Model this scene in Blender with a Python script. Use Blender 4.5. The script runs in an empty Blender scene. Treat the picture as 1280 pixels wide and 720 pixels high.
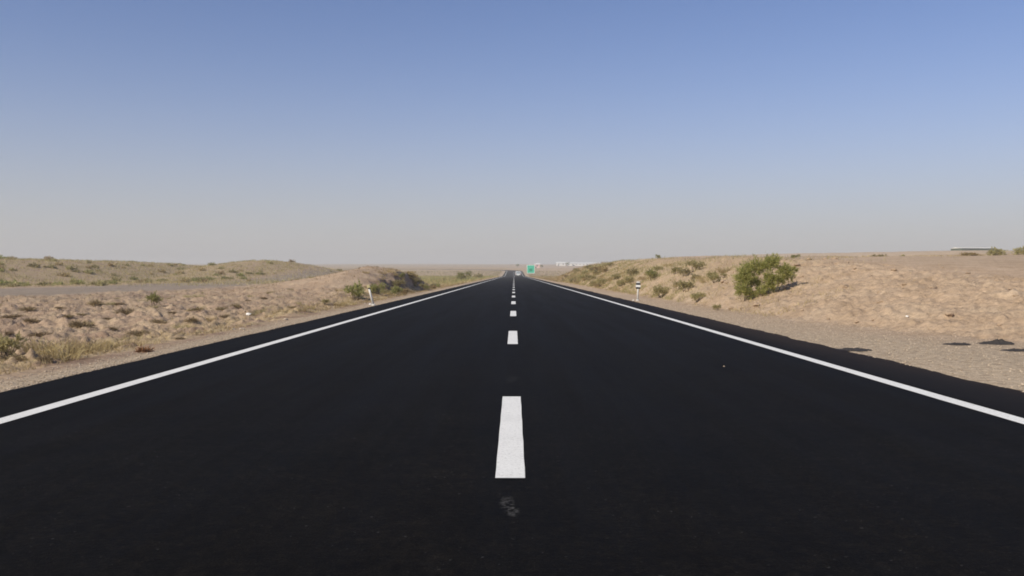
import bpy, math, random
import numpy as np
from mathutils import Vector, Matrix

random.seed(7)
RNG = np.random.default_rng(11)
scene = bpy.context.scene
COL = scene.collection
R = math.radians

# ------------------------------------------------------------------ render
scene.view_settings.view_transform = 'Standard'
scene.view_settings.look = 'None'
scene.view_settings.gamma = 1.0
scene.view_settings.exposure = 0.36
scene.render.engine = 'CYCLES'
scene.cycles.max_bounces = 6
scene.cycles.transparent_max_bounces = 8
scene.cycles.volume_bounces = 0
scene.cycles.use_denoising = True
scene.cycles.filter_width = 1.8

# ------------------------------------------------------------------ camera
CAM_H = 1.07
FPX = 1120.0                                   # focal length in 1280-wide pixels
cam_d = bpy.data.cameras.new('camera')
cam = bpy.data.objects.new('camera', cam_d)
COL.objects.link(cam)
cam_d.sensor_width = 36.0
cam_d.lens = 36.0 * FPX / 1280.0
cam_d.clip_start = 0.05
cam_d.clip_end = 12000
cam.location = (0.02, 0, CAM_H)
cam.rotation_euler = (R(90) - math.atan(18.0 / FPX), 0, math.atan(2.5 / FPX))
scene.camera = cam
CAM_M = cam.rotation_euler.to_matrix()

# ------------------------------------------------------------------ noise
_TAB = np.random.default_rng(3).random((256, 256))

def vnoise(x, y):
    xi = np.floor(x).astype(np.int64); yi = np.floor(y).astype(np.int64)
    fx = x - xi; fy = y - yi
    fx = fx * fx * fx * (fx * (fx * 6 - 15) + 10); fy = fy * fy * fy * (fy * (fy * 6 - 15) + 10)
    a = _TAB[xi & 255, yi & 255]; b = _TAB[(xi + 1) & 255, yi & 255]
    c = _TAB[xi & 255, (yi + 1) & 255]; d = _TAB[(xi + 1) & 255, (yi + 1) & 255]
    return (a * (1 - fx) + b * fx) * (1 - fy) + (c * (1 - fx) + d * fx) * fy

def fbm(x, y, octv=4, gain=0.5):
    s = 0.0; a = 1.0; t = 0.0
    c, sn = math.cos(0.6), math.sin(0.6)
    for i in range(octv):
        s = s + a * (vnoise(x + 17.3 * i, y - 9.1 * i) - 0.5); t += a
        x, y = (x * c - y * sn) * 2.03, (x * sn + y * c) * 2.03
        a *= gain
    return s / t * 2.0            # about -1..1

def sstep(a, b, x):
    t = np.clip((x - a) / (b - a), 0, 1)
    return t * t * (3 - 2 * t)

# ------------------------------------------------------------------ terrain
_ys = np.arange(-400, 4000, 2.0)
_sl = 0.0172 * sstep(325, 390, _ys) * (1 - sstep(590, 620, _ys)) + 0.0124 * sstep(590, 620, _ys) * (1 - sstep(2480, 2600, _ys))
_zs = np.concatenate([[0], np.cumsum((_sl[1:] + _sl[:-1]) * 0.5 * 2.0)])

def zbase(Y):
    return np.interp(Y, _ys, _zs)

ARC_Y, ARC_R = 500.0, 92.0

def road_dist(X, Y):
    """distance from the road's centre line"""
    d1 = np.where(Y < ARC_Y, np.abs(X), 1e6)
    ang = np.arctan2(Y - ARC_Y, X + ARC_R)
    d2 = np.where((Y >= ARC_Y) & (X > -ARC_R), np.abs(np.hypot(X + ARC_R, Y - ARC_Y) - ARC_R), 1e6)
    d3 = np.where((X <= -ARC_R), np.abs(Y - (ARC_Y + ARC_R)), 1e6)
    return np.minimum(np.minimum(d1, d2), d3)

def toe_right(Y):
    return np.interp(Y, [0, 12, 16, 20, 30, 130, 170, 260, 320], [9.0, 8.4, 7.3, 6.4, 6.0, 6.2, 7.5, 13, 14])

def h_right(Y):
    return np.interp(Y, [-50, 0, 14, 20, 30, 45, 60, 80, 120, 160, 240, 330], [.3, .75, .8, 1.0, 1.35, 1.82, 2.1, 2.3, 2.35, 1.6, .5, 0.0])

def zones(X, Y):
    """masks shared by the height field and the ground's material"""
    rd = road_dist(X, Y)
    wob = 0.35 * fbm(X * 0.25 + 3, Y * 0.25, 3)
    right = (X > 0)
    # gravel shoulder
    gl = (1 - sstep(4.95, 5.25, -X + 0.5 * wob)) * (~right)
    gr = (1 - sstep(-2.6, 0.7, X - toe_right(Y) + 2.2 * wob)) * right
    gravel = np.where(Y < 340, gl + gr, (1 - sstep(5.2, 6.0, rd)))
    tw = 1.2 * fbm(X * 0.05, Y * 0.05 + 8, 3)
    track = sstep(22.0, 24.5, -X + tw) * (1 - sstep(35, 38.5, -X + tw)) * (Y > -80) * (1 - sstep(150, 220, Y))
    bank = sstep(-0.5, 0.8, X - toe_right(Y) + wob) * (1 - sstep(4.0, 7.5, X - toe_right(Y) + wob)) * right * (1 - sstep(190, 260, Y))
    top = sstep(5.0, 9.0, X - toe_right(Y) + wob) * right * (1 - sstep(190, 260, Y))
    return rd, gravel, track, bank, top

def berm(X, Y):
    hb = 1.42 * sstep(36, 52, Y) * (1 - sstep(64, 73, Y)) * (1 + 0.18 * fbm(Y * 0.16 + 5, X * 0.05, 3))
    foot = -5.75 + 0.35 * fbm(Y * 0.35, X * 0 + 2.0, 3)
    rise = np.clip((foot - X) / 3.3, 0, 1); rise = 0.62 * (1 - (1 - rise) ** 2) + 0.38 * sstep(0.16, 0.34, rise + 0.06 * fbm(Y * .8, X * .3, 3))
    fall = 1 - np.clip((-X - 9.0) / 8.0, 0, 1) ** 0.9
    fall = np.where(-X < 9.0, 1.0, fall)
    face = np.exp(-((foot - X - 0.9) / 0.55) ** 2) * sstep(.2, .6, hb)
    return hb * rise * fall, face

def height(X, Y, detail=True):
    X = np.asarray(X, dtype=float); Y = np.asarray(Y, dtype=float)
    rd, gravel, track, bank, top = zones(X, Y)
    z = zbase(Y)
    far = sstep(4.75, 5.6, rd)
    r = X > 0
    # --- right bank and plateau
    w = 5.4 + 1.2 * fbm(X * 0 + 4.4, Y * 0.07, 2)
    d = X - toe_right(Y)
    t = np.clip(d / w, 0, 1)
    prof = np.clip(1.35 * t - 0.35 * t * t * t, 0, 1) * sstep(0, 0.12, t)
    up = 0.5 * (1 - np.exp(-np.clip(d - w, 0, 1e4) / 30.0)) * (1 - sstep(200, 320, Y))
    zr = h_right(Y) * prof * (1 + 0.10 * fbm(X * 0.12, Y * 0.09, 3)) + up
    zr = zr + 10.5 * sstep(145, 192, X) * sstep(240, 390, Y) * (1 - sstep(700, 1200, Y))
    z = z + np.where(r, zr, 0)
    # --- left: berm, hummocks, low hills
    zb, face = berm(X, Y)
    h1 = 2.95 * sstep(44, 66, -X + 4 * fbm(Y * 0.03, X * 0.03, 2)) * sstep(62, 112, Y) * (1 - sstep(190, 330, Y))
    h2 = 3.7 * np.exp(-0.5 * ((X + 47) / 9.5) ** 2) * np.exp(-0.5 * ((Y - 172) / 24) ** 2)
    zl = zb + np.maximum(h1, h2)
    zl = zl - 0.10 * sstep(5.2, 7, -X) * (1 - sstep(18, 24, -X)) * (Y < 300)
    z = z + np.where(r, 0, zl)
    # --- broad undulation
    und = (1 - gravel) * (1 - 0.85 * track)
    z = z + 0.22 * fbm(X * 0.035, Y * 0.035, 3) * far * und * sstep(8, 16, np.abs(X))
    z = z + 1.6 * fbm(X * 0.004 + 20, Y * 0.004, 3) * sstep(420, 900, Y) * far
    if detail:
        hum = np.clip(fbm(X * 0.55 + 7, Y * 0.55, 4, 0.55), -0.2, 1)
        lum = np.abs(fbm(X * 1.5, Y * 1.5 + 31, 3, 0.55))
        fine = fbm(X * 5.5, Y * 5.5, 3, 0.6)
        nearf = 1 - sstep(60, 160, np.hypot(X, Y))
        leftf = np.where(~r, sstep(5.2, 6.2, -X) * (1 - 0.9 * track), 0.0) * (1 - 0.8 * np.clip(zb, 0, 1))
        z = z + leftf * nearf * (0.22 * hum + 0.08 * lum + 0.15 * np.abs(fbm(X * 3.4 + 9, Y * 2.6, 3, .6)) + 0.08 * fine - .05) * (1 - sstep(40, 55, -X))
        z = z + np.where(r, bank, 0) * nearf * (0.07 * hum + 0.11 * lum + 0.13 * np.abs(fbm(X * 3.1 + 4, Y * 2.2 + 60, 3, .6)) + 0.07 * fine - 0.05)
        z = z + np.where(r, top, 0) * nearf * (0.03 * hum + 0.02 * fine)
        z = z + np.where(~r, face, 0) * (0.55 * fbm(X * 1.1, Y * 0.55 + 50, 4, 0.6))
        z = z + np.clip(gravel, 0, 1) * nearf * (0.010 * fine + 0.012 * hum) * far
        z = z + track * nearf * (0.02 * fbm(X * 1.2, Y * 0.1, 2))
    # --- bed under the road
    zroad = zbase(Y) - 0.05
    s = sstep(4.48, 4.74, rd)
    z = zroad * (1 - s) + z * s - 0.012 * s * (1 - sstep(4.95, 6, rd))
    return z

def H1(x, y):
    return float(height(np.array([x]), np.array([y]))[0])

def ray(px, py):
    v = CAM_M @ Vector(((px - 640.0) / FPX, -(py - 360.0) / FPX, -1.0))
    return v.normalized()

_TS = np.concatenate([np.geomspace(3, 2600, 2600)])
def at(px, py):
    """the ground point seen at a pixel of the 1280x720 photograph"""
    v = ray(px, py)
    P = np.array(cam.location)[None, :] + _TS[:, None] * np.array(v)[None, :]
    dz = P[:, 2] - height(P[:, 0], P[:, 1])
    k = np.argmax(dz < 0)
    if dz[k] >= 0: k = len(_TS) - 1
    return P[k, 0], P[k, 1], H1(P[k, 0], P[k, 1])

def at_depth(px, Y):
    v = ray(px, 342)
    x = cam.location.x + v.x / v.y * Y
    return x, Y, H1(x, Y)

# ------------------------------------------------------------------ mesh helpers
def mesh_np(name, verts, faces, mat, smooth=True):
    me = bpy.data.meshes.new(name)
    verts = np.asarray(verts, dtype=np.float32).reshape(-1, 3)
    faces = np.asarray(faces, dtype=np.int32)
    n, k = faces.shape
    me.vertices.add(len(verts)); me.vertices.foreach_set('co', verts.ravel())
    me.loops.add(n * k); me.loops.foreach_set('vertex_index', faces.ravel())
    me.polygons.add(n)
    me.polygons.foreach_set('loop_start', np.arange(0, n * k, k, dtype=np.int32))
    me.polygons.foreach_set('loop_total', np.full(n, k, dtype=np.int32))
    me.polygons.foreach_set('use_smooth', np.full(n, smooth, dtype=bool))
    me.update(calc_edges=True)
    if mat: me.materials.append(mat)
    return me

class MB:
    def __init__(self): self.v = []; self.f = []
    def add(self, vs, fs):
        b = len(self.v); self.v += [tuple(p) for p in vs]; self.f += [tuple(i + b for i in f) for f in fs]
    def box(self, x0, x1, y0, y1, z0, z1, taper=1.0):
        cx, cy = (x0 + x1) / 2, (y0 + y1) / 2
        vs = []
        for z, t in ((z0, 1.0), (z1, taper)):
            for x, y in ((x0, y0), (x1, y0), (x1, y1), (x0, y1)):
                vs.append((cx + (x - cx) * t, cy + (y - cy) * t, z))
        self.add(vs, [(3, 2, 1, 0), (4, 5, 6, 7), (0, 1, 5, 4), (1, 2, 6, 5), (2, 3, 7, 6), (3, 0, 4, 7)])
    def tube(self, pts, radii, n=6):
        rings = []
        for i, p in enumerate(pts):
            a = Vector(pts[max(i - 1, 0)]); b = Vector(pts[min(i + 1, len(pts) - 1)])
            d = (b - a).normalized()
            u = d.orthogonal().normalized(); w = d.cross(u)
            rings.append([Vector(p) + (u * math.cos(2 * math.pi * k / n) + w * math.sin(2 * math.pi * k / n)) * radii[i] for k in range(n)])
        vs = [q for r in rings for q in r]; fs = []
        for i in range(len(rings) - 1):
            for k in range(n):
                fs.append((i * n + k, i * n + (k + 1) % n, (i + 1) * n + (k + 1) % n, (i + 1) * n + k))
        fs.append(tuple(reversed(range(n)))); fs.append(tuple((len(rings) - 1) * n + k for k in range(n)))
        self.add(vs, fs)
    def prism(self, prof, x0, x1):
        """profile in (y, z) extruded along x"""
        n = len(prof)
        vs = [(x0, y, z) for y, z in prof] + [(x1, y, z) for y, z in prof]
        fs = [tuple(range(n)), tuple(reversed(range(n, 2 * n)))]
        for k in range(n): fs.append((k, n + k, n + (k + 1) % n, (k + 1) % n))
        self.add(vs, fs)
    def build(self, name, mat, parent=None, smooth=False, bevel=0):
        me = bpy.data.meshes.new(name); me.from_pydata(self.v, [], self.f)
        import bmesh
        bm = bmesh.new(); bm.from_mesh(me)
        bmesh.ops.recalc_face_normals(bm, faces=bm.faces)
        if bevel:
            bmesh.ops.bevel(bm, geom=list(bm.edges), offset=bevel, segments=2, affect='EDGES', profile=0.6)
        bm.to_mesh(me); bm.free()
        me.materials.append(mat)
        if smooth:
            for p in me.polygons: p.use_smooth = True
        return link(name, me, parent)

def link(name, me, parent=None, loc=None):
    o = bpy.data.objects.new(name, me); COL.objects.link(o)
    if parent is not None: o.parent = parent
    if loc is not None: o.location = loc
    return o

def tag(o, label=None, cat=None, group=None, kind=None):
    if label: o['label'] = label
    if cat: o['category'] = cat
    if group: o['group'] = group
    if kind: o['kind'] = kind
    return o

def empty(name, loc, rz=0.0):
    o = bpy.data.objects.new(name, None); COL.objects.link(o)
    o.empty_display_size = 0.2
    o.location = loc; o.rotation_euler = (0, 0, rz)
    return o

def copy_tree(o, parent=None):
    c = o.copy(); COL.objects.link(c)
    if parent is not None: c.parent = parent
    for ch in list(o.children): copy_tree(ch, c)
    return c

# ------------------------------------------------------------------ materials
def new_mat(name):
    m = bpy.data.materials.new(name); m.use_nodes = True
    nt = m.node_tree; b = nt.nodes['Principled BSDF']
    return m, nt, b

def N(nt, t, **kw):
    n = nt.nodes.new(t)
    for k, v in kw.items():
        if k in n.inputs: n.inputs[k].default_value = v
        else: setattr(n, k, v)
    return n

def noise(nt, vec, scale, detail=4, rough=0.55, dist=0.0):
    n = nt.nodes.new('ShaderNodeTexNoise')
    n.inputs['Scale'].default_value = scale; n.inputs['Detail'].default_value = detail
    n.inputs['Roughness'].default_value = rough; n.inputs['Distortion'].default_value = dist
    nt.links.new(vec, n.inputs['Vector'])
    return n.outputs['Fac']

def ramp(nt, fac, stops):
    r = nt.nodes.new('ShaderNodeValToRGB')
    while len(r.color_ramp.elements) < len(stops): r.color_ramp.elements.new(0.5)
    for e, (p, c) in zip(r.color_ramp.elements, stops):
        e.position = p; e.color = (c, c, c, 1) if not hasattr(c, '__len__') else (*c, 1)
    nt.links.new(fac, r.inputs['Fac'])
    return r.outputs['Color']

def mix(nt, fac, a, b, mode='MIX'):
    m = nt.nodes.new('ShaderNodeMix'); m.data_type = 'RGBA'; m.blend_type = mode
    for s, v in ((m.inputs[0], fac), (m.inputs[6], a), (m.inputs[7], b)):
        if hasattr(v, 'is_output') or hasattr(v, 'links'): nt.links.new(v, s)
        elif hasattr(v, '__len__'): s.default_value = (*v, 1)
        else: s.default_value = v
    return m.outputs[2]

def math_n(nt, op, a, b=None, c=None, clamp=False):
    m = nt.nodes.new('ShaderNodeMath'); m.operation = op; m.use_clamp = clamp
    for i, v in enumerate((a, b, c)):
        if v is None: continue
        if hasattr(v, 'links'): nt.links.new(v, m.inputs[i])
        else: m.inputs[i].default_value = v
    return m.outputs[0]

def bump(nt, bsdf, h, strength, dist):
    b = nt.nodes.new('ShaderNodeBump'); b.inputs['Strength'].default_value = strength; b.inputs['Distance'].default_value = dist
    nt.links.new(h, b.inputs['Height']); nt.links.new(b.outputs['Normal'], bsdf.inputs['Normal'])

def simple(name, col, rough=0.6, var=0.12, scale=30.0, metal=0.0, emit=None, trans=0):
    m, nt, b = new_mat(name)
    tc = nt.nodes.new('ShaderNodeTexCoord')
    f = noise(nt, tc.outputs['Object'], scale, 4)
    lo = tuple(c * (1 - var) for c in col); hi = tuple(min(1, c * (1 + var)) for c in col)
    nt.links.new(ramp(nt, f, [(0.3, lo), (0.7, hi)]), b.inputs['Base Color'])
    b.inputs['Roughness'].default_value = rough; b.inputs['Metallic'].default_value = metal
    return m

def foliage_mat(name, cols, transl=0.3, obj_var=0.25):
    """cols: dark..light leaf colours, picked leaf by leaf"""
    m, nt, b = new_mat(name)
    geo = nt.nodes.new('ShaderNodeNewGeometry')
    oi = nt.nodes.new('ShaderNodeObjectInfo')
    n = len(cols)
    c = ramp(nt, geo.outputs['Random Per Island'], [(i / max(n - 1, 1), cc) for i, cc in enumerate(cols)])
    hs = nt.nodes.new('ShaderNodeHueSaturation')
    nt.links.new(c, hs.inputs['Color'])
    nt.links.new(math_n(nt, 'MULTIPLY_ADD', oi.outputs['Random'], 2 * obj_var, 1 - obj_var), hs.inputs['Value'])
    nt.links.new(math_n(nt, 'MULTIPLY_ADD', oi.outputs['Random'], 0.016, 0.494), hs.inputs['Hue'])
    b.inputs['Roughness'].default_value = 0.75
    b.inputs['Specular IOR Level'].default_value = 0.25
    nt.links.new(hs.outputs['Color'], b.inputs['Base Color'])
    tr = nt.nodes.new('ShaderNodeBsdfTranslucent'); nt.links.new(hs.outputs['Color'], tr.inputs['Color'])
    mx = nt.nodes.new('ShaderNodeMixShader'); mx.inputs[0].default_value = transl
    nt.links.new(b.outputs[0], mx.inputs[1]); nt.links.new(tr.outputs[0], mx.inputs[2])
    nt.links.new(mx.outputs[0], nt.nodes['Material Output'].inputs['Surface'])
    return m

# ground -------------------------------------------------------------
def ground_material():
    m, nt, b = new_mat('desert_ground')
    geo = nt.nodes.new('ShaderNodeNewGeometry'); P = geo.outputs['Position']
    def attr(n):
        a = nt.nodes.new('ShaderNodeAttribute'); a.attribute_name = n; return a.outputs['Fac']
    big = noise(nt, P, 0.12, 4); mid = noise(nt, P, 0.9, 5, 0.6); fin = noise(nt, P, 9.0, 5, 0.65); grit = noise(nt, P, 60.0, 3, 0.7)
    # sandy right / pink brown left soils
    right = ramp(nt, mid, [(0.3, (.385, .276, .178)), (0.5, (.450, .329, .228)), (0.72, (.51, .388, .278))])
    left = ramp(nt, mid, [(0.28, (.285, .2, .14)), (0.5, (.40, .29, .208)), (0.7, (.49, .375, .268))])
    c = mix(nt, attr('right_soil'), left, right)
    # paler, straw-covered wide land
    straw = ramp(nt, fin, [(0.3, (.30, .225, .115)), (0.7, (.46, .365, .205))])
    sm = math_n(nt, 'MULTIPLY', attr('straw'), ramp(nt, mid, [(0.38, 0.0), (0.58, 1.0)]))
    c = mix(nt, math_n(nt, 'MULTIPLY', sm, 0.75), c, straw)
    gravel = ramp(nt, fin, [(0.25, (.37, .285, .198)), (0.5, (.455, .36, .256)), (0.75, (.52, .42, .31))])
    c = mix(nt, attr('gravel'), c, gravel)
    trackc = ramp(nt, mid, [(0.3, (.25, .20, .155)), (0.7, (.35, .285, .222))])
    c = mix(nt, attr('track'), c, trackc)
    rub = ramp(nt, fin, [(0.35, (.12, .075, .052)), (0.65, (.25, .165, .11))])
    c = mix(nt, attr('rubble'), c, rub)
    # small clods, grit
    c = mix(nt, 0.55, c, ramp(nt, fin, [(0.3, 0.55), (0.55, 1.0), (0.75, 1.25)]), 'MULTIPLY')
    c = mix(nt, 0.5, c, ramp(nt, grit, [(0.3, 0.6), (0.5, 1.0), (0.72, 1.3)]), 'MULTIPLY')
    c = mix(nt, 0.5, c, ramp(nt, big, [(0.35, 0.85), (0.65, 1.12)]), 'MULTIPLY')
    nt.links.new(c, b.inputs['Base Color'])
    b.inputs['Roughness'].default_value = 0.95
    b.inputs['Specular IOR Level'].default_value = 0.1
    hh = math_n(nt, 'ADD', fin, math_n(nt, 'MULTIPLY', grit, 0.25))
    bump(nt, b, hh, 0.8, 0.07)
    return m

def asphalt_material():
    m, nt, b = new_mat('fresh_asphalt')
    geo = nt.nodes.new('ShaderNodeNewGeometry'); P = geo.outputs['Position']
    mp = nt.nodes.new('ShaderNodeMapping'); mp.inputs['Scale'].default_value = (1.0, 0.04, 1.0)
    nt.links.new(P, mp.inputs['Vector'])
    streak = noise(nt, mp.outputs[0], 2.2, 5, 0.6)
    agg = noise(nt, P, 110.0, 3, 0.7); mid = noise(nt, P, 1.4, 5, 0.6); speck = noise(nt, P, 34.0, 2, 0.5)
    c = ramp(nt, agg, [(0.3, (.0017, .0014, .0010)), (0.55, (.0046, .0038, .0027)), (0.75, (.021, .0178, .0135))])
    c = mix(nt, 0.6, c, ramp(nt, streak, [(0.3, 0.7), (0.7, 1.4)]), 'MULTIPLY')
    c = mix(nt, 0.8, c, ramp(nt, mid, [(0.3, 0.7), (0.7, 1.4)]), 'MULTIPLY')
    g1 = noise(nt, P, 9.0, 5, 0.75); g2 = noise(nt, P, 26.0, 3, 0.6)
    c = mix(nt, 0.8, c, ramp(nt, g1, [(0.34, 0.45), (0.5, 0.95), (0.68, 1.75)]), 'MULTIPLY')
    c = mix(nt, 0.8, c, ramp(nt, g2, [(0.34, 0.45), (0.5, 0.95), (0.68, 1.75)]), 'MULTIPLY')
    # pale chips here and there
    chips = math_n(nt, 'MULTIPLY', ramp(nt, speck, [(0.69, 0.0), (0.74, 1.0)]), ramp(nt, mid, [(0.45, 0.15), (0.66, 0.8)]))
    c = mix(nt, chips, c, (.10, .096, .09))
    # dusty shoulders, dust spilled in from the verges
    sx = nt.nodes.new('ShaderNodeSeparateXYZ'); nt.links.new(P, sx.inputs[0])
    ax = sx.outputs['X']
    rgt = ramp(nt, math_n(nt, 'MULTIPLY_ADD', ax, 1.0, -3.8), [(0.0, 0.0), (0.75, 1.0)])
    dustm = math_n(nt, 'MULTIPLY', rgt, ramp(nt, streak, [(0.35, 0.15), (0.65, 0.75)]))
    c = mix(nt, math_n(nt, 'MULTIPLY', dustm, 0.62), c, (.060, .043, .035))
    # scuffs of white paint on the centre line
    vor = noise(nt, P, 32.0, 4, 0.7, 1.0)
    def spot(x, y, rx, ry, amt):
        dx = math_n(nt, 'DIVIDE', math_n(nt, 'SUBTRACT', sx.outputs['X'], x), rx)
        dy = math_n(nt, 'DIVIDE', math_n(nt, 'SUBTRACT', sx.outputs['Y'], y), ry)
        d = math_n(nt, 'SQRT', math_n(nt, 'ADD', math_n(nt, 'MULTIPLY', dx, dx), math_n(nt, 'MULTIPLY', dy, dy)))
        inv = math_n(nt, 'SUBTRACT', 1.0, d, clamp=True)
        return math_n(nt, 'MULTIPLY', math_n(nt, 'MULTIPLY', ramp(nt, inv, [(0.0, 0.0), (0.6, 1.0)]), ramp(nt, vor, [(0.46, 0.0), (0.60, 1.0)])), amt)
    for s in ((-0.012, 4.16, 0.040, 0.16, 0.30), (0.014, 4.02, 0.038, 0.12, 0.24), (0.0, 9.1, 0.08, 0.34, 0.08), (-0.6, 6.2, .1, .1, .0)):
        if s[4] > 0: c = mix(nt, spot(*s), c, (.23, .225, .215))
    nt.links.new(c, b.inputs['Base Color'])
    nt.links.new(ramp(nt, streak, [(0.3, 0.66), (0.7, 0.76)]), b.inputs['Roughness'])
    b.inputs['Specular IOR Level'].default_value = 0.048
    b.inputs['Specular Tint'].default_value = (1.0, .89, .76, 1)
    bump(nt, b, math_n(nt, 'ADD', agg, math_n(nt, 'MULTIPLY', speck, 0.6)), 0.55, 0.006)
    return m

def paint_material():
    m, nt, b = new_mat('road_paint')
    geo = nt.nodes.new('ShaderNodeNewGeometry'); P = geo.outputs['Position']
    f = noise(nt, P, 55.0, 4, 0.7); g = noise(nt, P, 2.5, 4)
    c = ramp(nt, f, [(0.28, (.46, .455, .43)), (0.45, (.72, .715, .68)), (0.7, (.80, .795, .76))])
    c = mix(nt, 0.6, c, ramp(nt, g, [(0.3, 0.9), (0.7, 1.06)]), 'MULTIPLY')
    nt.links.new(c, b.inputs['Base Color']); b.inputs['Roughness'].default_value = 0.65
    bump(nt, b, f, 0.4, 0.004)
    return m

M_GROUND = ground_material(); M_ASPHALT = asphalt_material(); M_PAINT = paint_material()
M_GREEN = foliage_mat('green_leaves', [(.18, .185, .065), (.30, .295, .105), (.42, .40, .155), (.52, .48, .22)], 0.6, 0.12)
M_OLIVE = foliage_mat('olive_leaves', [(.26, .22, .10), (.37, .32, .15), (.47, .405, .20), (.56, .485, .27)], 0.55, 0.15)
M_YELLOW = foliage_mat('straw_blades', [(.27, .19, .088), (.38, .28, .14), (.46, .355, .185), (.54, .44, .25)], 0.35, 0.15)
M_BROWN = foliage_mat('dry_twigs', [(.12, .082, .045), (.22, .16, .09), (.33, .25, .145), (.43, .34, .20)], 0.3, 0.15)
M_RUST = foliage_mat('rusty_twigs', [(.12, .05, .025), (.2, .085, .04), (.28, .14, .07)], 0.1, 0.1)
M_STEM = simple('woody_stem', (.11, .078, .052), 0.9)
M_STONE = simple('pale_stone', (.40, .325, .245), 0.9, 0.3, 14)
M_CLOD = simple('earth_clod', (.33, .24, .16), 0.95, 0.3, 18)
M_WHITE_STONE = simple('white_stone', (.72, .70, .66), 0.8, 0.1, 18)
M_LUMP = simple('tar_lump', (.030, .025, .022), 0.85, 0.4, 40)
M_WPOST = simple('white_plastic', (.56, .55, .52), 0.5, 0.06, 9)
M_BLACK = simple('black_band', (.018, .018, .019), 0.5)
M_REFL = simple('pale_reflector', (.80, .80, .78), 0.25)
M_AMBER = simple('amber_reflector', (.46, .40, .20), 0.3)
M_CONC = simple('concrete', (.50, .48, .44), 0.9, 0.15, 20)
M_SIGN = simple('green_sign_face', (.06, .50, .33), 0.45, 0.05, 2)
M_SIGND = simple('dark_green_panel', (.012, .25, .14), 0.45, 0.05, 2)
M_SIGNW = simple('pale_sign_border', (.70, .80, .74), 0.45, 0.04, 2)
M_STEEL = simple('galvanised_steel', (.45, .46, .47), 0.45, 0.1, 12, 0.6)
M_CAR = simple('white_car_paint', (.74, .78, .78), 0.25, 0.03, 3)
M_GLASS = simple('dark_car_glass', (.16, .19, .20), 0.08, 0.1, 3)
M_TYRE = simple('tyre_rubber', (.02, .02, .02), 0.85)
M_RIM = simple('wheel_rim', (.5, .5, .52), 0.35, 0.1, 8, 0.7)
M_TAIL = simple('red_lamp', (.45, .02, .02), 0.25)
M_TRIM = simple('dark_bumper', (.035, .036, .038), 0.6)
M_PLATE = simple('number_plate_blank', (.7, .7, .66), 0.5)
M_WWALL = simple('white_wall', (.80, .79, .76), 0.8, 0.06, 0.4)
M_WROOF = simple('pale_roof', (.78, .79, .76), 0.6, 0.06, 0.4)
M_TROOF = simple('dusty_roof', (.66, .65, .58), 0.7, 0.08, 0.4)
M_PINK = simple('pink_wall', (.70, .47, .42), 0.85, 0.08, 0.5)
M_DGREEN = simple('dark_green_wall', (.075, .10, .06), 0.7, 0.15, 0.5)
M_DARKWIN = simple('dark_opening', (.05, .055, .06), 0.5)

# ------------------------------------------------------------------ world, sun, air
SUN_EL, SUN_AZ = R(37), R(-130)           # azimuth from +Y towards +X
w = bpy.data.worlds.new('World'); scene.world = w; w.use_nodes = True
wt = w.node_tree
sky = wt.nodes.new('ShaderNodeTexSky'); sky.sky_type = 'NISHITA'; sky.sun_disc = False
sky.sun_elevation = SUN_EL; sky.sun_rotation = SUN_AZ
sky.air_density = 1.0; sky.dust_density = 1.0; sky.ozone_density = 3.0; sky.altitude = 900
bg = wt.nodes['Background']; bg.inputs['Strength'].default_value = 0.10
tcw = wt.nodes.new('ShaderNodeTexCoord'); sxw = wt.nodes.new('ShaderNodeSeparateXYZ'); wt.links.new(tcw.outputs['Generated'], sxw.inputs[0])
# dust hanging in the lower sky: thick at the horizon, gone at about 20 degrees
dust = math_n(wt, 'POWER', math_n(wt, 'MULTIPLY', math_n(wt, 'MAXIMUM', sxw.outputs['Z'], 0.0), 7.4), 1.5)
dust = math_n(wt, 'POWER', 2.718, math_n(wt, 'MULTIPLY', dust, -1.0))
dust = math_n(wt, 'MULTIPLY', dust, 0.97)
tint = mix(wt, 1.0, sky.outputs[0], (0.70, 0.725, 0.895), 'MULTIPLY')
wt.links.new(mix(wt, dust, tint, (4.08, 3.90, 3.74)), bg.inputs['Color'])
sd = bpy.data.lights.new('sun', 'SUN'); sd.energy = 4.0; sd.angle = R(0.5); sd.color = (1.0, 0.91, 0.74)
so = bpy.data.objects.new('sun', sd); COL.objects.link(so)
sdir = Vector((math.sin(SUN_AZ) * math.cos(SUN_EL), math.cos(SUN_AZ) * math.cos(SUN_EL), math.sin(SUN_EL)))
so.rotation_euler = sdir.to_track_quat('Z', 'Y').to_euler(); so.location = sdir * 200

mh = bpy.data.materials.new('haze_air'); mh.use_nodes = True
nt = mh.node_tree; nt.nodes.remove(nt.nodes['Principled BSDF'])
pv = nt.nodes.new('ShaderNodeVolumePrincipled')
pv.inputs['Color'].default_value = (.97, .95, .92, 1); pv.inputs['Density'].default_value = 0.0006
pv.inputs['Anisotropy'].default_value = 0.0
nt.links.new(pv.outputs[0], nt.nodes['Material Output'].inputs['Volume'])
hb = MB(); hb.box(-2400, 2400, -320, 2720, -3.0, 46.0)
haze = hb.build('haze', mh); tag(haze, kind='stuff')
haze['label'] = 'pale dusty haze lying over the desert plain'

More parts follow.
